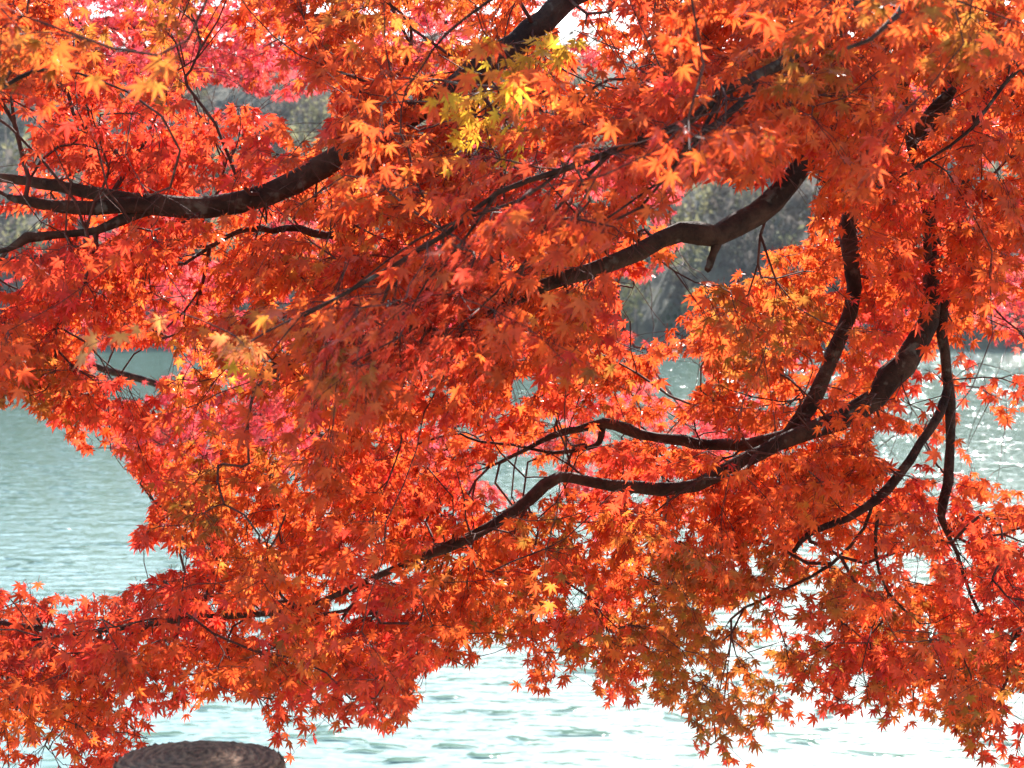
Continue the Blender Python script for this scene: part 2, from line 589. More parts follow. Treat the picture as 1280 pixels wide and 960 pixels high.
# base (near the stalk) and tip colours: leaf pigment, per kind
PIG = {
 'o': [((0.88, 0.140, 0.028), (0.86, 0.100, 0.025)), ((0.89, 0.18, 0.032), (0.87, 0.125, 0.027)), ((0.86, 0.110, 0.026), (0.84, 0.080, 0.024))],
 'r': [((0.87, 0.095, 0.032), (0.85, 0.072, 0.030)), ((0.88, 0.125, 0.030), (0.86, 0.090, 0.028)), ((0.83, 0.062, 0.034), (0.81, 0.050, 0.034))],
 'g': [((0.52, 0.20, 0.030), (0.68, 0.115, 0.026)), ((0.66, 0.18, 0.030), (0.76, 0.105, 0.026)), ((0.40, 0.21, 0.035), (0.60, 0.13, 0.028))],
 'p': [((0.90, 0.12, 0.11), (0.90, 0.085, 0.10)), ((0.88, 0.09, 0.115), (0.88, 0.07, 0.115)), ((0.90, 0.20, 0.13), (0.88, 0.12, 0.10))],
 'y': [((0.85, 0.50, 0.04), (0.85, 0.38, 0.04)), ((0.74, 0.52, 0.05), (0.83, 0.42, 0.04)), ((0.86, 0.34, 0.04), (0.84, 0.22, 0.03))],
 'a': [((0.87, 0.24, 0.040), (0.85, 0.15, 0.030)), ((0.84, 0.15, 0.030), (0.82, 0.10, 0.026)), ((0.88, 0.34, 0.05), (0.86, 0.18, 0.034))],
 's': [((0.86, 0.11, 0.040), (0.84, 0.085, 0.036)), ((0.86, 0.16, 0.045), (0.84, 0.105, 0.04)), ((0.84, 0.08, 0.04), (0.82, 0.065, 0.04))],
 'l': [((0.90, 0.40, 0.10), (0.88, 0.18, 0.08)), ((0.90, 0.34, 0.09), (0.88, 0.13, 0.08)), ((0.90, 0.46, 0.12), (0.90, 0.22, 0.09))],
 'd': [((0.56, 0.05, 0.028), (0.54, 0.04, 0.026)), ((0.74, 0.075, 0.028), (0.72, 0.055, 0.024)), ((0.48, 0.04, 0.025), (0.50, 0.035, 0.025))],
}
# openings in the crown through which the sun reaches a spray deep inside: (point, radius)
SUNV = np.array(sd)
SHAFTS = [(at(x, y, d), r) for x, y, d, r in [(275, 450, 2.9, 0.10), (212, 425, 2.9, 0.07), (685, 705, 3.9, 0.09), (600, 112, 3.45, 0.17), (480, 235, 3.6, 0.10), (500, 420, 3.2, 0.15), (420, 380, 3.25, 0.10),
                                              (620, 300, 3.3, 0.12), (590, 440, 3.25, 0.10), (700, 250, 3.4, 0.09), (318, 740, 4.2, 0.09), (970, 400, 4.9, 0.08)]]
def sunlit_gap(p):
    for c, r in SHAFTS:
        q = p - c
        t = q @ SUNV
        if t > 0.14 and (q @ q - t * t) < r * r:
            return True
    return False
class Leaves:
    def __init__(self):
        self.rows = []     # template, base point, tip dir, normal, size, stalk length, colours
    def add(self, *row):
        self.rows.append(row)
    def build(self, name, parent):
        Vs, Fs, Cs, n = [], [], [], 0
        nl = [7, 7, 7, 5]                  # lobes; the midrib of each lobe is a little paler
        for t, (tv, tf, td) in enumerate(TEMPL):
            rows = [r for r in self.rows if r[0] == t]
            if not rows:
                continue
            P = np.array([r[1] for r in rows]); Y = norm(np.array([r[2] for r in rows])); Nn = np.array([r[3] for r in rows])
            Z = norm(Nn - (Nn * Y).sum(1, keepdims=True) * Y)
            X = np.cross(Y, Z)
            s = np.array([r[4] for r in rows]); st = np.array([r[5] for r in rows])
            lv = np.repeat(tv[None], len(rows), 0) * s[:, None, None]
            stalk = td < 0
            mid = np.zeros(len(tv), bool); mid[1 + nl[t] + 1::6] = True; mid[-6:] = False
            lv[:, stalk, 1] = tv[stalk, 1][None] * st[:, None]
            lv[:, stalk, 0] = tv[stalk, 0][None] * 0.035
            lv[:, stalk, 2] = tv[stalk, 2][None] * 0.035
            wv = P[:, None] + lv[..., 0:1] * X[:, None] + lv[..., 1:2] * Y[:, None] + lv[..., 2:3] * Z[:, None]
            c0 = np.array([r[6] for r in rows]); c1 = np.array([r[7] for r in rows])
            k = np.clip(td, 0, 1) ** 0.7
            c = c0[:, None] * (1 - k)[None, :, None] + c1[:, None] * k[None, :, None]
            c[:, mid] *= np.array([1.03, 1.22, 1.1])
            c[:, stalk] = np.array([0.30, 0.05, 0.025])
            Vs.append(wv.reshape(-1, 3))
            Cs.append(np.concatenate([c, np.ones((*c.shape[:2], 1))], -1).reshape(-1, 4))
            Fs.append((tf[None] + (np.arange(len(rows)) * len(tv))[:, None, None]).reshape(-1, 3) + n)
            n += len(rows) * len(tv)
        V, Fc, C = np.concatenate(Vs), np.concatenate(Fs), np.concatenate(Cs)
        return link(name, np_mesh(name, V, Fc.ravel(), np.arange(len(Fc)) * 3, False, C), M_LEAF, parent)

# ------------------------------------------------------------------ a maple: limbs given as (px, py, distance, width in px), sprays grown on twigs from the nearest wood
class Maple:
    def __init__(self, root):
        self.root = root
        self.limbs = []
        self.npos, self.ndir, self.nid, self.npar, self.nlen = [], [], [], [], []
        self.twig_paths = []
    def limb(self, pts, rough=0.05, grow=True, label=None):
        P = np.array([[*at(x, y, d), wpx * 0.44 / F_PX * d] for x, y, d, wpx in pts])
        C = spline(P, 0.05)
        k_ = np.arange(len(C)) * 1.0
        C[:, 3] *= 1 + 0.06 * np.sin(k_ * 0.55 + rng.uniform(0, 6)) + 0.05 * np.sin(k_ * 1.3 + rng.uniform(0, 6)) + 0.03 * rng.normal(size=len(C))
        C[1:-1, :3] += rng.normal(size=(len(C) - 2, 3)) * C[1:-1, 3:4] * 0.10
        lid = len(self.limbs)
        self.limbs.append(dict(C=C, label=label))
        if grow:
            T = norm(np.gradient(C[:, :3], axis=0))
            for i in range(0, len(C), 2):
                self.npos.append(C[i, :3]); self.ndir.append(T[i]); self.nid.append(lid); self.npar.append(-1); self.nlen.append(0.0)
        return lid
    def grow(self, sprays):
        """sprays: list of (point, size, depth kind)"""
        P = np.array([s[0] for s in sprays])
        base = np.array(self.npos)
        d0 = np.array([np.min(np.linalg.norm(base - p, axis=1)) for p in P])
        cap = len(self.npos) + len(P) * 14 + 100
        pos = np.zeros((cap, 3)); dr = np.zeros((cap, 3)); ln = np.zeros(cap)
        n = len(self.npos)
        pos[:n], dr[:n] = base, np.array(self.ndir)
        nid, par = list(self.nid), list(self.npar)
        desc = np.zeros(cap)
        self.out = []
        for k in np.argsort(d0):
            p = P[k]
            q = p - pos[:n]
            L = np.linalg.norm(q, axis=1)
            cosv = (q * dr[:n]).sum(1) / np.maximum(L, 1e-6)
            cost = L * (1.35 - 0.5 * cosv) + 0.12 * ln[:n]
            a = int(np.argmin(cost))
            A, D, l = pos[a].copy(), dr[a].copy(), L[a]
            ctrl = A + D * l * 0.38 + (p - A) * 0.12 + rng.normal(size=3) * l * 0.07
            m_ = max(2, int(l / 0.07))
            m_ = min(m_, 12)
            t = np.linspace(0, 1, m_ + 1)[1:, None]
            B = (1 - t) ** 2 * A + 2 * t * (1 - t) * ctrl + t ** 2 * p
            B[:-1] += rng.normal(size=(m_ - 1, 3)) * 0.006
            prev = a
            ids = [a]
            for b in B:
                v = b - pos[prev]
                pos[n], dr[n], ln[n] = b, v / max(np.linalg.norm(v), 1e-6), ln[prev] + np.linalg.norm(v)
                nid.append(nid[a]); par.append(prev)
                ids.append(n)
                prev = n
                n += 1
            self.out.append((k, ids, dr[prev].copy(), nid[a]))
            c = prev
            while c >= 0:
                desc[c] += 1
                c = par[c]
        self.pos, self.desc, self.nid2 = pos, desc, nid
        return self.out

def rad_of(n):
    return 0.00115 * np.maximum(n, 1) ** 0.46

def dress(tree, sprays, leaf_len, layer):
    """twigs to every spray, twiglets and leaf pairs on every spray, sorted by the limb that carries them"""
    out = tree.grow(sprays)
    tw = {}; lv = {}
    nleaf = 0
    for k, ids, d, lid in out:
        p, s_d, forced, few = (sprays[k] + (None, 0))[:4]
        tubes = tw.setdefault(lid, Tubes())
        leaves = lv.setdefault(lid, Leaves())
        rr = rad_of(tree.desc[ids])
        if len(rr) > 1:
            rr[0] = rr[1]
        d = norm(d * 0.8 + np.array([0, 0, -0.25]))
        side = norm(np.cross(d, np.array([0, 0, 1.0])) + 1e-6)
        kept_any = False
        stash = []
        lay = norm(np.array([-0.12, -0.74, 0.62]) + rng.normal(size=3) * 0.30)
        sweep = norm(np.array([-0.34, -0.12, -0.72]) + rng.normal(size=3) * 0.22)
        for q in range(few or rng.integers(3, 6)):
            ang = rng.uniform(-1.15, 1.15)
            dd = norm(d * math.cos(ang) + side * math.sin(ang) + np.array([0, 0, rng.normal() * 0.28]))
            L = rng.uniform(0.07, 0.20) * leaf_len / 0.036
            m_ = max(2, int(L / (0.034 * leaf_len / 0.036)))
            pts = [p]
            for i in range(m_):
                dd = norm(dd + rng.normal(size=3) * 0.10 + np.array([0, 0, -0.06]))
                pts.append(pts[-1] + dd * L / m_)
            pts = np.array(pts)
            last = 0
            for i in range(1, m_ + 1):
                sd_ = norm(np.cross(dd, np.array([0, 0, 1.0])))
                for sgn in ((-1, 1, 0) if i == m_ else (-1, 1)):
                    if rng.random() < 0.10:
                        continue
                    x, y, dep = proj(pts[i])
                    c = code(float(x), float(y)) if layer != 'far' else None
                    pd = norm(dd * (0.45 if sgn else 1.0) + sd_ * sgn * 0.9 + np.array([0, 0, -0.35]) + rng.normal(size=3) * 0.30)
                    sz = leaf_len * rng.uniform(0.72, 1.2)
                    stl = sz * rng.uniform(0.45, 0.8)
                    b = pts[i] + pd * stl
                    if c == 's':
                        tip = norm(np.array([-0.62, -0.25, -0.72]) + rng.normal(size=3) * 0.28)
                        nn = norm(np.array([-0.62, -0.12, 0.72]) + rng.normal(size=3) * 0.30)
                    else:
                        tip = norm(pd * 0.6 + sweep * 0.85 + rng.normal(size=3) * 0.28)
                        nn = norm(lay + rng.normal(size=3) * 0.30)
                    chk = np.stack([b, b + tip * sz * 0.85, b + tip * sz * 0.3])
                    cx, cyy, dp = proj(chk)
                    if in_gap(cx, cyy).any():
                        continue
                    if rng.random() > float(density(cx[:1], cyy[:1])[0]) ** 0.8:
                        continue
                    if not forced and sunlit_gap(chk[0]):
                        continue
                    if layer == 'main' and not forced and (bare_wood(cx, cyy, dp) or (c == 'p' and rng.random() < (0.94 if cyy[0] < 140 else 0.75))):
                        continue
                    if forced:
                        c = forced
                    elif layer == 'far':
                        c = 'p' if rng.random() < 0.85 else 'r'
                    elif c == 'p':
                        c = 'o' if rng.random() < 0.5 else 'r'
                    pg = PIG[c][rng.choice(3, p=[0.5, 0.3, 0.2])]
                    f = rng.uniform(0.85, 1.1)
                    tipc = np.array(pg[1]) * f
                    if rng.random() < 0.10:
                        tipc = np.array((0.40, 0.07, 0.03))
                    stash.append((int(rng.choice(4, p=[0.34, 0.3, 0.24, 0.12])), b, tip, nn, sz, stl * 1.05, np.array(pg[0]) * f, tipc))
                    last = i
            if last:
                tubes.add(pts[:last + 1], np.linspace(0.0011, 0.0007, last + 1) * (leaf_len / 0.036), 3)
                kept_any = True
        for row in stash:
            leaves.add(*row)
        nleaf += len(stash)
        tubes.add(tree.pos[ids], rr, 5 if rr[0] > 0.002 else 4)
    print('leaves', layer, nleaf, 'sprays', len(sprays))
    return tw, lv

def finish(tree, tw, lv, spray_labels=None):
    for lid, l in enumerate(tree.limbs):
        t = Tubes()
        C = l['C']
        t.add(C[:, :3], C[:, 3], 16 if C[:, 3].max() > 0.012 else 8, 0.06)
        o = t.build('limb', M_BARK, tree.root, True)
        if l['label']:
            o['label'] = l['label']
        if lid in tw:
            tw[lid].build('twigs', M_TWIG, o)['kind'] = 'stuff'
        if lid in lv and lv[lid].rows:
            lv[lid].build('leaves', o)

def sample_sprays(n_target, weight, depth_fn, x0=-240, x1=1440, y0=-260, y1=960):
    out = []
    while len(out) < n_target:
        x, y = rng.uniform(x0, x1), rng.uniform(y0, y1)
        if rng.random() > weight(x, y) or in_gap(np.array([x]), np.array([y]))[0]:
            continue
        d = depth_fn(x, y)
        out.append((at(x, y, d), d))
    return out
def dens1(x, y):
    return float(density(np.array([x]), np.array([y]))[0])

# ---- the near maple: trunk beyond the right edge of the picture, limbs sweeping down to the left
root = tag(empty('maple_tree', (3.1, 5.2, 0.0)), 'near orange maple with dark crooked limbs, its leaves filling most of the view', 'tree')
M1 = Maple(root)
M1.limb([(860, -330, 5.0, 60), (780, -90, 4.8, 44), (700, 8, 4.6, 38), (620, 70, 4.5, 36), (520, 140, 4.4, 34), (405, 206, 4.4, 33), (335, 246, 4.4, 31), (260, 260, 4.4, 30),
         (195, 256, 4.4, 28), (130, 244, 4.45, 22), (70, 232, 4.5, 18), (0, 222, 4.6, 14), (-140, 215, 4.7, 10)], label='thick dark limb curving up from the left edge')
M1.limb([(215, 258, 4.4, 24), (150, 256, 4.38, 22), (80, 258, 4.35, 19), (30, 250, 4.3, 13), (10, 246, 4.3, 7)])
M1.limb([(188, 262, 4.42, 16), (150, 275, 4.4, 15), (120, 288, 4.4, 13), (70, 293, 4.4, 12), (34, 297, 4.35, 14), (10, 312, 4.35, 8), (-60, 322, 4.4, 5)])
M1.limb([(620, 70, 4.5, 20), (560, 190, 4.6, 16), (480, 270, 4.7, 13), (410, 295, 4.75, 11), (375, 285, 4.8, 10), (340, 288, 4.8, 10), (300, 288, 4.8, 7), (230, 330, 4.9, 4)])
M1.limb([(1190, -260, 3.9, 40), (1110, -60, 3.75, 30), (1040, 25, 3.6, 21), (975, 80, 3.55, 17), (905, 114, 3.5, 14), (868, 146, 3.5, 11), (800, 176, 3.45, 11), (705, 211, 3.4, 9),
         (620, 242, 3.35, 8), (560, 290, 3.3, 7), (470, 345, 3.25, 6), (380, 395, 3.2, 4)], label='long thin limb slanting down from the upper right')
M1.limb([(960, 90, 3.55, 9), (930, 125, 3.5, 10), (900, 152, 3.45, 9), (862, 178, 3.4, 7), (845, 205, 3.4, 6), (800, 260, 3.4, 4)])
M1.limb([(1250, -300, 4.7, 60), (1120, 0, 4.5, 42), (1050, 140, 4.35, 34), (990, 225, 4.25, 33), (945, 270, 4.2, 32), (893, 293, 4.15, 32), (848, 290, 4.12, 27), (800, 314, 4.1, 26),
         (735, 338, 4.1, 23), (680, 356, 4.1, 20), (620, 388, 4.1, 19), (565, 419, 4.1, 17), (515, 410, 4.1, 14), (455, 424, 4.1, 11), (380, 448, 4.1, 9), (330, 462, 4.1, 6)],
        label='bent bare limb crossing the hillside gap')
M1.limb([(897, 300, 4.15, 17), (892, 316, 4.14, 12), (887, 332, 4.13, 11), (885, 338, 4.13, 10)], grow=False)
M1.limb([(1190, -220, 5.3, 40), (1135, 20, 5.2, 26), (1085, 200, 5.1, 22), (1060, 285, 5.1, 23), (1068, 360, 5.1, 23), (1052, 420, 5.1, 22), (1032, 465, 5.1, 22), (1012, 512, 5.1, 21), (985, 545, 5.1, 18)],
        label='upright curved limb in the right half')
M1.limb([(1290, -260, 5.3, 56), (1180, 120, 5.2, 30), (1162, 190, 5.2, 24), (1166, 350, 5.2, 28), (1150, 420, 5.15, 32), (1112, 472, 5.1, 33), (1072, 515, 5.1, 31), (1015, 536, 5.05, 26), (930, 575, 5.0, 20),
         (872, 606, 5.0, 19), (800, 610, 5.0, 17), (735, 602, 5.0, 16), (700, 596, 5.0, 17), (665, 622, 4.95, 18), (620, 655, 4.9, 15), (560, 684, 4.85, 13), (510, 703, 4.8, 10), (440, 735, 4.75, 9),
         (370, 762, 4.7, 8), (290, 770, 4.65, 8), (226, 774, 4.6, 8), (150, 786, 4.6, 6), (40, 800, 4.6, 4)], label='long dark limb reaching low across to the left')
M1.limb([(1115, -80, 5.0, 16), (1126, 60, 5.0, 15), (1133, 135, 5.0, 16), (1141, 190, 5.05, 14), (1155, 250, 5.1, 12), (1160, 320, 5.15, 12)])
M1.limb([(1142, 176, 5.05, 14), (1158, 148, 5.0, 17), (1178, 128, 4.95, 20), (1192, 112, 4.9, 12)], grow=False)
M1.limb([(1010, 528, 5.06, 14), (960, 552, 5.2, 17), (886, 556, 5.3, 17), (855, 550, 5.3, 16), (820, 547, 5.3, 15), (785, 538, 5.3, 15), (755, 529, 5.3, 14), (722, 536, 5.3, 11), (690, 545, 5.3, 9),
         (655, 563, 5.35, 7), (625, 578, 5.4, 5)], label='greyish crooked side limb above the water gap')
M1.limb([(754, 535, 5.3, 8), (750, 552, 5.3, 8), (735, 560, 5.3, 6), (690, 566, 5.32, 5), (640, 556, 5.35, 4), (600, 552, 5.4, 4), (575, 542, 5.4, 3)])
M1.limb([(1240, 60, 5.4, 20), (1200, 260, 5.3, 16), (1178, 390, 5.2, 15), (1181, 440, 5.2, 16), (1187, 500, 5.2, 15), (1188, 560, 5.2, 13), (1184, 605, 5.2, 14), (1176, 645, 5.2, 11), (1196, 690, 5.2, 6),
         (1212, 740, 5.2, 5), (1240, 785, 5.2, 5), (1300, 808, 5.2, 4)], label='slender limb hanging in front of the bright water')
M1.limb([(1186, 480, 5.2, 12), (1176, 515, 5.15, 13), (1150, 555, 5.1, 13), (1125, 592, 5.1, 14), (1098, 622, 5.1, 13), (1060, 648, 5.05, 10), (1010, 668, 5.0, 8), (992, 690, 5.0, 7)])
M1.limb([(1092, 622, 5.1, 6), (1080, 660, 5.1, 5), (1040, 705, 5.1, 5), (985, 735, 5.1, 4), (930, 760, 5.1, 3)])
M1.limb([(1098, 640, 5.1, 5), (1094, 690, 5.1, 5), (1110, 740, 5.1, 4), (1150, 780, 5.1, 3)])
M1.limb([(1400, -100, 5.6, 40), (1330, 150, 5.5, 24), (1250, 110, 5.3, 12), (1200, 170, 5.2, 10), (1120, 210, 5.1, 6)])
M1.limb([(1420, 200, 5.6, 40), (1370, 500, 5.5, 24), (1310, 700, 5.3, 12), (1240, 830, 5.2, 7), (1150, 850, 5.2, 4)])
M1.limb([(1290, -420, 3.9, 50), (980, -240, 3.0, 30), (640, -90, 2.6, 18), (380, -50, 2.4, 10), (180, -30, 2.3, 7), (-40, -20, 2.3, 5)], label='high twiggy limb closest to the viewer along the top')
M1.limb([(1290, -420, 3.9, 40), (1200, -150, 3.1, 20), (1120, 20, 2.7, 9), (1060, 60, 2.6, 6)])

M1.limb([(905, 114, 3.5, 6), (880, 160, 3.45, 6), (850, 205, 3.4, 5), (800, 245, 3.35, 4), (745, 282, 3.3, 3)])
M1.limb([(765, 190, 3.43, 6), (720, 235, 3.4, 5), (690, 268, 3.35, 4), (655, 330, 3.3, 3), (600, 385, 3.3, 2.5)])
M1.limb([(705, 211, 3.4, 5), (650, 250, 3.35, 5), (590, 270, 3.3, 4), (520, 300, 3.25, 3), (440, 360, 3.2, 2.5)])
M1.limb([(620, 242, 3.35, 5), (580, 300, 3.3, 4), (535, 350, 3.3, 3), (515, 385, 3.25, 2)])
M1.limb([(640, -20, 2.9, 5), (560, 40, 3.0, 4), (530, 80, 3.0, 3), (505, 115, 3.05, 2)])
M1.limb([(1300, 60, 4.2, 7), (1255, 105, 4.2, 6), (1215, 160, 4.2, 5), (1160, 200, 4.2, 4), (1100, 235, 4.2, 3)])
M1.limb([(-60, 150, 3.4, 7), (0, 112, 3.4, 6), (45, 88, 3.4, 5), (100, 92, 3.4, 4), (160, 115, 3.4, 3)])
lim_all = np.concatenate([np.array(l['C'][:, :3]) for i, l in enumerate(M1.limbs) if i < 20])
lx, ly, ld = proj(lim_all)
# stretches of limb that stand clear of leaves towards the viewer: share of leaves dropped there
BARE = []
for i, l in enumerate(M1.limbs):
    C = l['C']
    X_, Y_, D_ = proj(C[:, :3])
    pr = np.full(len(C), 0.85)
    if i == 0:
        pr = np.where((X_ > 412) & (X_ < 640), 0.05, 0.88)
    elif i == 3:
        pr = np.where(X_ > 415, 0.1, 0.9)
    elif i == 4:
        pr = np.where(X_ > 960, 0.1, np.where(X_ > 690, 0.9, 0.5))
    elif i == 6:
        pr = np.where(X_ > 985, 0.1, np.where(X_ > 650, 0.9, 0.15))
    elif i == 8:
        pr = np.where(Y_ < 275, 0.0, 0.85)
    elif i == 9:
        pr = np.where(Y_ < 300, 0.0, np.where(X_ > 940, 0.45, np.where(X_ > 660, 0.82, 0.45)))
    elif i in (10, 18, 19, 20, 21, 22, 23):
        pr = np.full(len(C), 0.1)
    elif i == 14:
        pr = np.where(Y_ < 380, 0.0, 0.85)
    BARE.append(np.stack([X_, Y_, D_, C[:, 3] / D_ * F_PX, pr], -1))
BARE = np.concatenate(BARE)
def bare_wood(cx, cyy, dp):
    for x, y, d in zip(cx, cyy, dp):
        q = (BARE[:, 0] - x) ** 2 + (BARE[:, 1] - y) ** 2 < (BARE[:, 3] + 7) ** 2
        q &= d < BARE[:, 2] + 0.03
        if q.any() and rng.random() < BARE[q, 4].max():
            return True
    return False
def main_depth(x, y):
    w_ = 1.0 / (((lx - x) ** 2 + (ly - y) ** 2) + 900.0) ** 1.5
    return float((w_ * ld).sum() / w_.sum()) + rng.normal() * 0.40 + (-0.3 if (x > 990 and y < 290) or (x > 1200 and y > 640) or (420 < x < 630 and 30 < y < 220) or (1100 < x < 1250 and y < 350) else 0.08)
sp = sample_sprays(2950, lambda x, y: dens1(x, y) * ((0.03 if y < 135 else 0.07) if cell(x, y) == 'p' else 1), main_depth)
def near_depth(x, y):
    return 2.75 + rng.uniform(-0.2, 0.6)
def near_w(x, y):
    if y > 210 or y < -160:
        return 0
    c = COLOURS[int(min(max(y // 40, 0), 23))][int(min(max(x // 40, 0), 31))]
    return (0.9 if c == 'g' else 0.30 if c in 'oa' else 0.0 if c in 'yp' else 0.06) * (0.5 if 90 < x < 430 else 1) * (1 - max(y, 0) / 230)
sp += sample_sprays(30, near_w, near_depth, -60, 1320, -150, 200)
def mid_w(x, y):
    c = COLOURS[int(min(max(y // 40, 0), 23))][int(min(max(x // 40, 0), 31))]
    return 0.9 if c == 's' else 0
sp += sample_sprays(22, mid_w, lambda x, y: 3.2 + rng.normal() * 0.2, 320, 960, 150, 520)
for x, y, d, c, few in [(285, 415, 3.0, 'l', 2), (222, 390, 3.0, 'l', 1), (682, 690, 3.9, 'a', 1), (318, 735, 4.2, 'a', 2), (622, 92, 3.5, 'y', 4), (600, 115, 3.5, 'y', 3), (640, 112, 3.5, 'y', 3),
                         (630, 130, 3.7, 'y', 2), (470, 225, 3.6, 'a', 2), (60, 40, 2.7, 'g', 2), (30, 20, 2.6, 'o', 2), (235, 50, 2.5, 'g', 1)]:
    sp.append((at(x, y, d), d, c, few))
tw, lv = dress(M1, sp, 0.0302, 'main')
# trunk off to the right, standing on the bank
t = Tubes()
TR = spline([(3.1, 5.2, -0.3, 0.24), (3.0, 5.25, 0.5, 0.19), (2.75, 5.3, 1.3, 0.165), (2.35, 5.25, 2.1, 0.14), (2.0, 5.1, 2.9, 0.12), (1.6, 5.0, 3.4, 0.10), (1.2, 4.95, 3.8, 0.07)], 0.06)
t.add(TR[:, :3], TR[:, 3], 20, 0.04)
trunk = t.build('trunk', M_BARK, root, True)
finish(M1, tw, lv)

# ---- the sunlit red maple farther out, on the point to the left
root2 = tag(empty('maple_tree', (-5.6, 10.0, -0.2)), 'farther maple with pinkish red leaves glowing in the sun, seen behind the near orange one', 'tree')
M2 = Maple(root2)
M2.limb([(-700, 300, 10.0, 60), (-300, 120, 9.8, 34), (0, 40, 9.6, 20), (200, 30, 9.5, 14), (420, 20, 9.4, 8), (600, 30, 9.3, 5)])
M2.limb([(-700, 420, 10.0, 50), (-350, 420, 9.8, 30), (-60, 420, 9.6, 16), (160, 470, 9.4, 10), (320, 520, 9.2, 8), (470, 560, 9.0, 5), (600, 560, 8.8, 4)])
M2.limb([(-350, 420, 9.8, 24), (0, 330, 9.3, 16), (300, 330, 9.2, 12), (560, 340, 9.0, 9), (720, 300, 8.9, 6), (840, 290, 8.8, 4)])
M2.limb([(-300, 120, 9.8, 20), (100, -160, 9.5, 16), (500, -180, 9.4, 12), (900, -60, 9.2, 8), (1110, 100, 9.0, 5), (1240, 340, 8.9, 4)])
def far_w(x, y):
    if y < -40 or y > 640 or x > 1330:
        return 0
    c = COLOURS[int(min(max(y // 40, 0), 23))][int(min(max(x // 40, 0), 31))]
    if c == 'p':
        return 1.0
    if y > 240 and y < 620 and 60 < x < 900:
        return 0.22 * dens1(x, y)
    return 0.08 * dens1(x, y)
sp2 = sample_sprays(1000, far_w, lambda x, y: 9.0 + rng.normal() * 0.7, -60, 1330, -40, 640)
sp2 += sample_sprays(330, lambda x, y: 0.8, lambda x, y: 9.7 + rng.normal() * 0.5, -620, -50, -220, 500)
tw2, lv2 = dress(M2, sp2, 0.034, 'far')
t = Tubes()
TR = spline([(-5.6, 10.0, -0.7, 0.22), (-5.5, 10.0, 0.4, 0.17), (-5.3, 9.98, 1.2, 0.14), (-5.4, 9.9, 2.1, 0.10), (-5.0, 9.8, 3.0, 0.07)], 0.08)
t.add(TR[:, :3], TR[:, 3], 18, 0.04)
t.build('trunk', M_BARK, root2, True)
finish(M2, tw2, lv2)

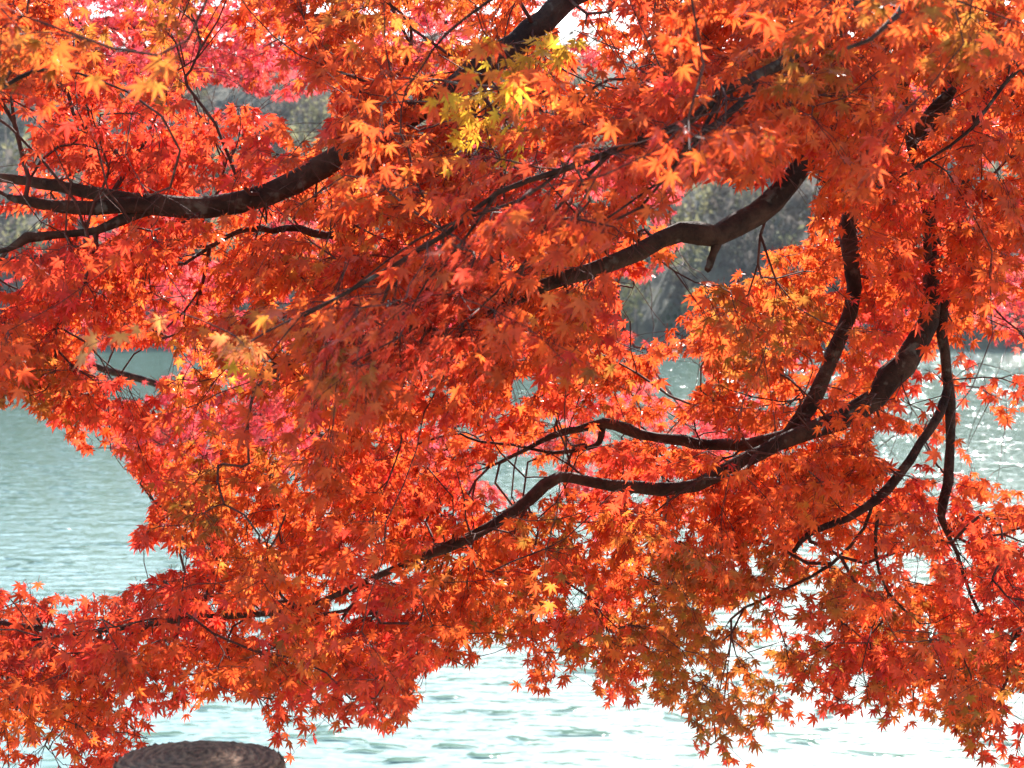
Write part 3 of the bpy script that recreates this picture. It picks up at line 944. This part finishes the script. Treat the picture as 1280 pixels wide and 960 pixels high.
# ------------------------------------------------------------------ round wooden post at the lower left
def post():
    D = 2.93
    c = at(247, 951, D)
    rad = 107 / F_PX * D
    zt = c[2]
    root = tag(empty('wooden_post', (c[0], c[1], 0)), 'dark weathered round wooden post below the leaves, only its sawn top in view', 'post')
    # bark-side shaft
    n = 96
    ang = np.linspace(0, 2 * math.pi, n, endpoint=False)
    prof = 1 + 0.018 * np.sin(3 * ang + 0.7) + 0.012 * np.sin(7 * ang + 2) + 0.010 * rng.normal(size=n)
    zs = [-0.35, 0.0, 0.3, zt - 0.06, zt - 0.02, zt - 0.006]
    V, Fq = [], []
    for i, z in enumerate(zs):
        k = prof * rad * (1 if i < 5 else 0.985) * (1 + 0.006 * rng.normal(size=n))
        V.append(np.stack([k * np.cos(ang), k * np.sin(ang), np.full(n, z)], -1))
    for i in range(len(zs) - 1):
        j = np.arange(n); k = (j + 1) % n
        Fq.append(np.stack([i * n + j, i * n + k, (i + 1) * n + k, (i + 1) * n + j], -1))
    V = np.concatenate(V); Fq = np.concatenate(Fq)
    m, N, L, out = mat('post_bark')
    tc = N('ShaderNodeTexCoord')
    mp = N('ShaderNodeMapping'); mp.inputs['Scale'].default_value = (30, 30, 4)
    ns = N('ShaderNodeTexNoise', i_Scale=1.0, i_Detail=6.0)
    cr = N('ShaderNodeValToRGB')
    cr.color_ramp.elements[0].color = (0.025, 0.014, 0.010, 1); cr.color_ramp.elements[1].color = (0.11, 0.07, 0.05, 1)
    b = N('ShaderNodeBump', i_Strength=0.8, i_Distance=0.01)
    p = N('ShaderNodeBsdfPrincipled', i_Roughness=0.9)
    L(tc.outputs['Object'], mp.inputs[0]); L(mp.outputs[0], ns.inputs['Vector']); L(ns.outputs[0], cr.inputs[0]); L(cr.outputs[0], p.inputs['Base Color'])
    L(ns.outputs[0], b.inputs['Height']); L(b.outputs[0], p.inputs['Normal']); L(p.outputs[0], out.inputs[0])
    link('shaft', np_mesh('shaft', V, Fq.ravel(), np.arange(len(Fq)) * 4, True), m, root)
    # end grain: rings worn into low ridges, ragged rim, slightly domed
    nr = 70
    rows = []
    for i in range(nr + 1):
        u = i / nr
        ring = 0.0007 * np.sin(u * 90 + 1.6 * np.sin(2 * ang + 1) + 0.5 * np.sin(5 * ang)) * (u > 0.05)
        h = zt + 0.012 * (1 - u ** 2) + ring + 0.0011 * rng.normal(size=n) * (u > 0.03) + (0.004 * rng.normal(size=n) if u > 0.95 else 0)
        h = h - (0.016 if i == nr else 0) - np.clip(u - 0.93, 0, 1) * 0.12
        k = prof * rad * u * (1.0 if i < nr else 1.004)
        rows.append(np.stack([k * np.cos(ang), k * np.sin(ang), h], -1))
    V = np.concatenate(rows)
    Fq = []
    for i in range(nr):
        j = np.arange(n); k = (j + 1) % n
        Fq.append(np.stack([i * n + j, (i + 1) * n + j, (i + 1) * n + k, i * n + k], -1))
    Fq = np.concatenate(Fq)
    m, N, L, out = mat('post_end_grain')
    tc = N('ShaderNodeTexCoord')
    ns = N('ShaderNodeTexNoise', i_Scale=9.0, i_Detail=5.0)
    n2 = N('ShaderNodeTexNoise', i_Scale=140.0, i_Detail=3.0)
    wv = N('ShaderNodeTexWave', wave_type='RINGS', rings_direction='Z', i_Scale=20.0, i_Distortion=9.0, i_Detail=4.0)
    wv.inputs['Detail Scale'].default_value = 1.5
    cr = N('ShaderNodeValToRGB')
    e = cr.color_ramp.elements
    e[0].color = (0.06, 0.027, 0.014, 1); e[1].color = (0.36, 0.185, 0.095, 1)
    cr2 = N('ShaderNodeValToRGB')
    e = cr2.color_ramp.elements
    e[0].position, e[0].color = 0.56, (0, 0, 0, 1)
    e[1].position, e[1].color = 0.72, (1, 1, 1, 1)
    mixw = N('ShaderNodeMath', operation='MULTIPLY')
    mx = N('ShaderNodeMix', data_type='RGBA')
    mx.inputs[7].default_value = (0.22, 0.17, 0.10, 1)
    p = N('ShaderNodeBsdfPrincipled', i_Roughness=0.9)
    b = N('ShaderNodeBump', i_Strength=0.6, i_Distance=0.002)
    for k in (ns, n2, wv):
        L(tc.outputs['Object'], k.inputs['Vector'])
    ml = N('ShaderNodeMath', operation='MULTIPLY_ADD'); ml.inputs[1].default_value = 0.7
    L(n2.outputs[0], ml.inputs[0]); L(wv.outputs['Fac'], ml.inputs[2])
    sb = N('ShaderNodeMath', operation='MULTIPLY'); sb.inputs[1].default_value = 0.62
    L(ml.outputs[0], sb.inputs[0]); L(sb.outputs[0], cr.inputs[0])
    L(ns.outputs[0], cr2.inputs[0]); L(cr2.outputs[0], mixw.inputs[0]); L(n2.outputs[0], mixw.inputs[1])
    L(cr.outputs[0], mx.inputs[6]); L(mixw.outputs[0], mx.inputs[0]); L(mx.outputs[2], p.inputs['Base Color'])
    L(ml.outputs[0], b.inputs['Height']); L(b.outputs[0], p.inputs['Normal']); L(p.outputs[0], out.inputs[0])
    link('end_grain', np_mesh('end_grain', V, Fq.ravel(), np.arange(len(Fq)) * 4, True), m, root)
post()

# ------------------------------------------------------------------ the hazy air over the lake
def haze():
    lo, hi = np.array([-720, -320, -9.0]), np.array([720, 640, 62.0])
    V = np.array([[lo[0] if i & 1 else hi[0], lo[1] if i & 2 else hi[1], lo[2] if i & 4 else hi[2]] for i in range(8)])
    Fq = np.array([(0, 1, 3, 2), (4, 6, 7, 5), (0, 4, 5, 1), (2, 3, 7, 6), (0, 2, 6, 4), (1, 5, 7, 3)])
    m = bpy.data.materials.new('haze')
    m.use_nodes = True
    m.node_tree.nodes.clear()
    out = m.node_tree.nodes.new('ShaderNodeOutputMaterial')
    v = m.node_tree.nodes.new('ShaderNodeVolumePrincipled')
    v.inputs['Color'].default_value = (0.92, 0.94, 1.0, 1)
    v.inputs['Density'].default_value = 0.00008
    v.inputs['Anisotropy'].default_value = 0.2
    m.node_tree.links.new(v.outputs[0], out.inputs['Volume'])
    o = link('haze', np_mesh('haze', V, Fq.ravel(), np.arange(6) * 4), m)
    o['kind'] = 'stuff'
haze()
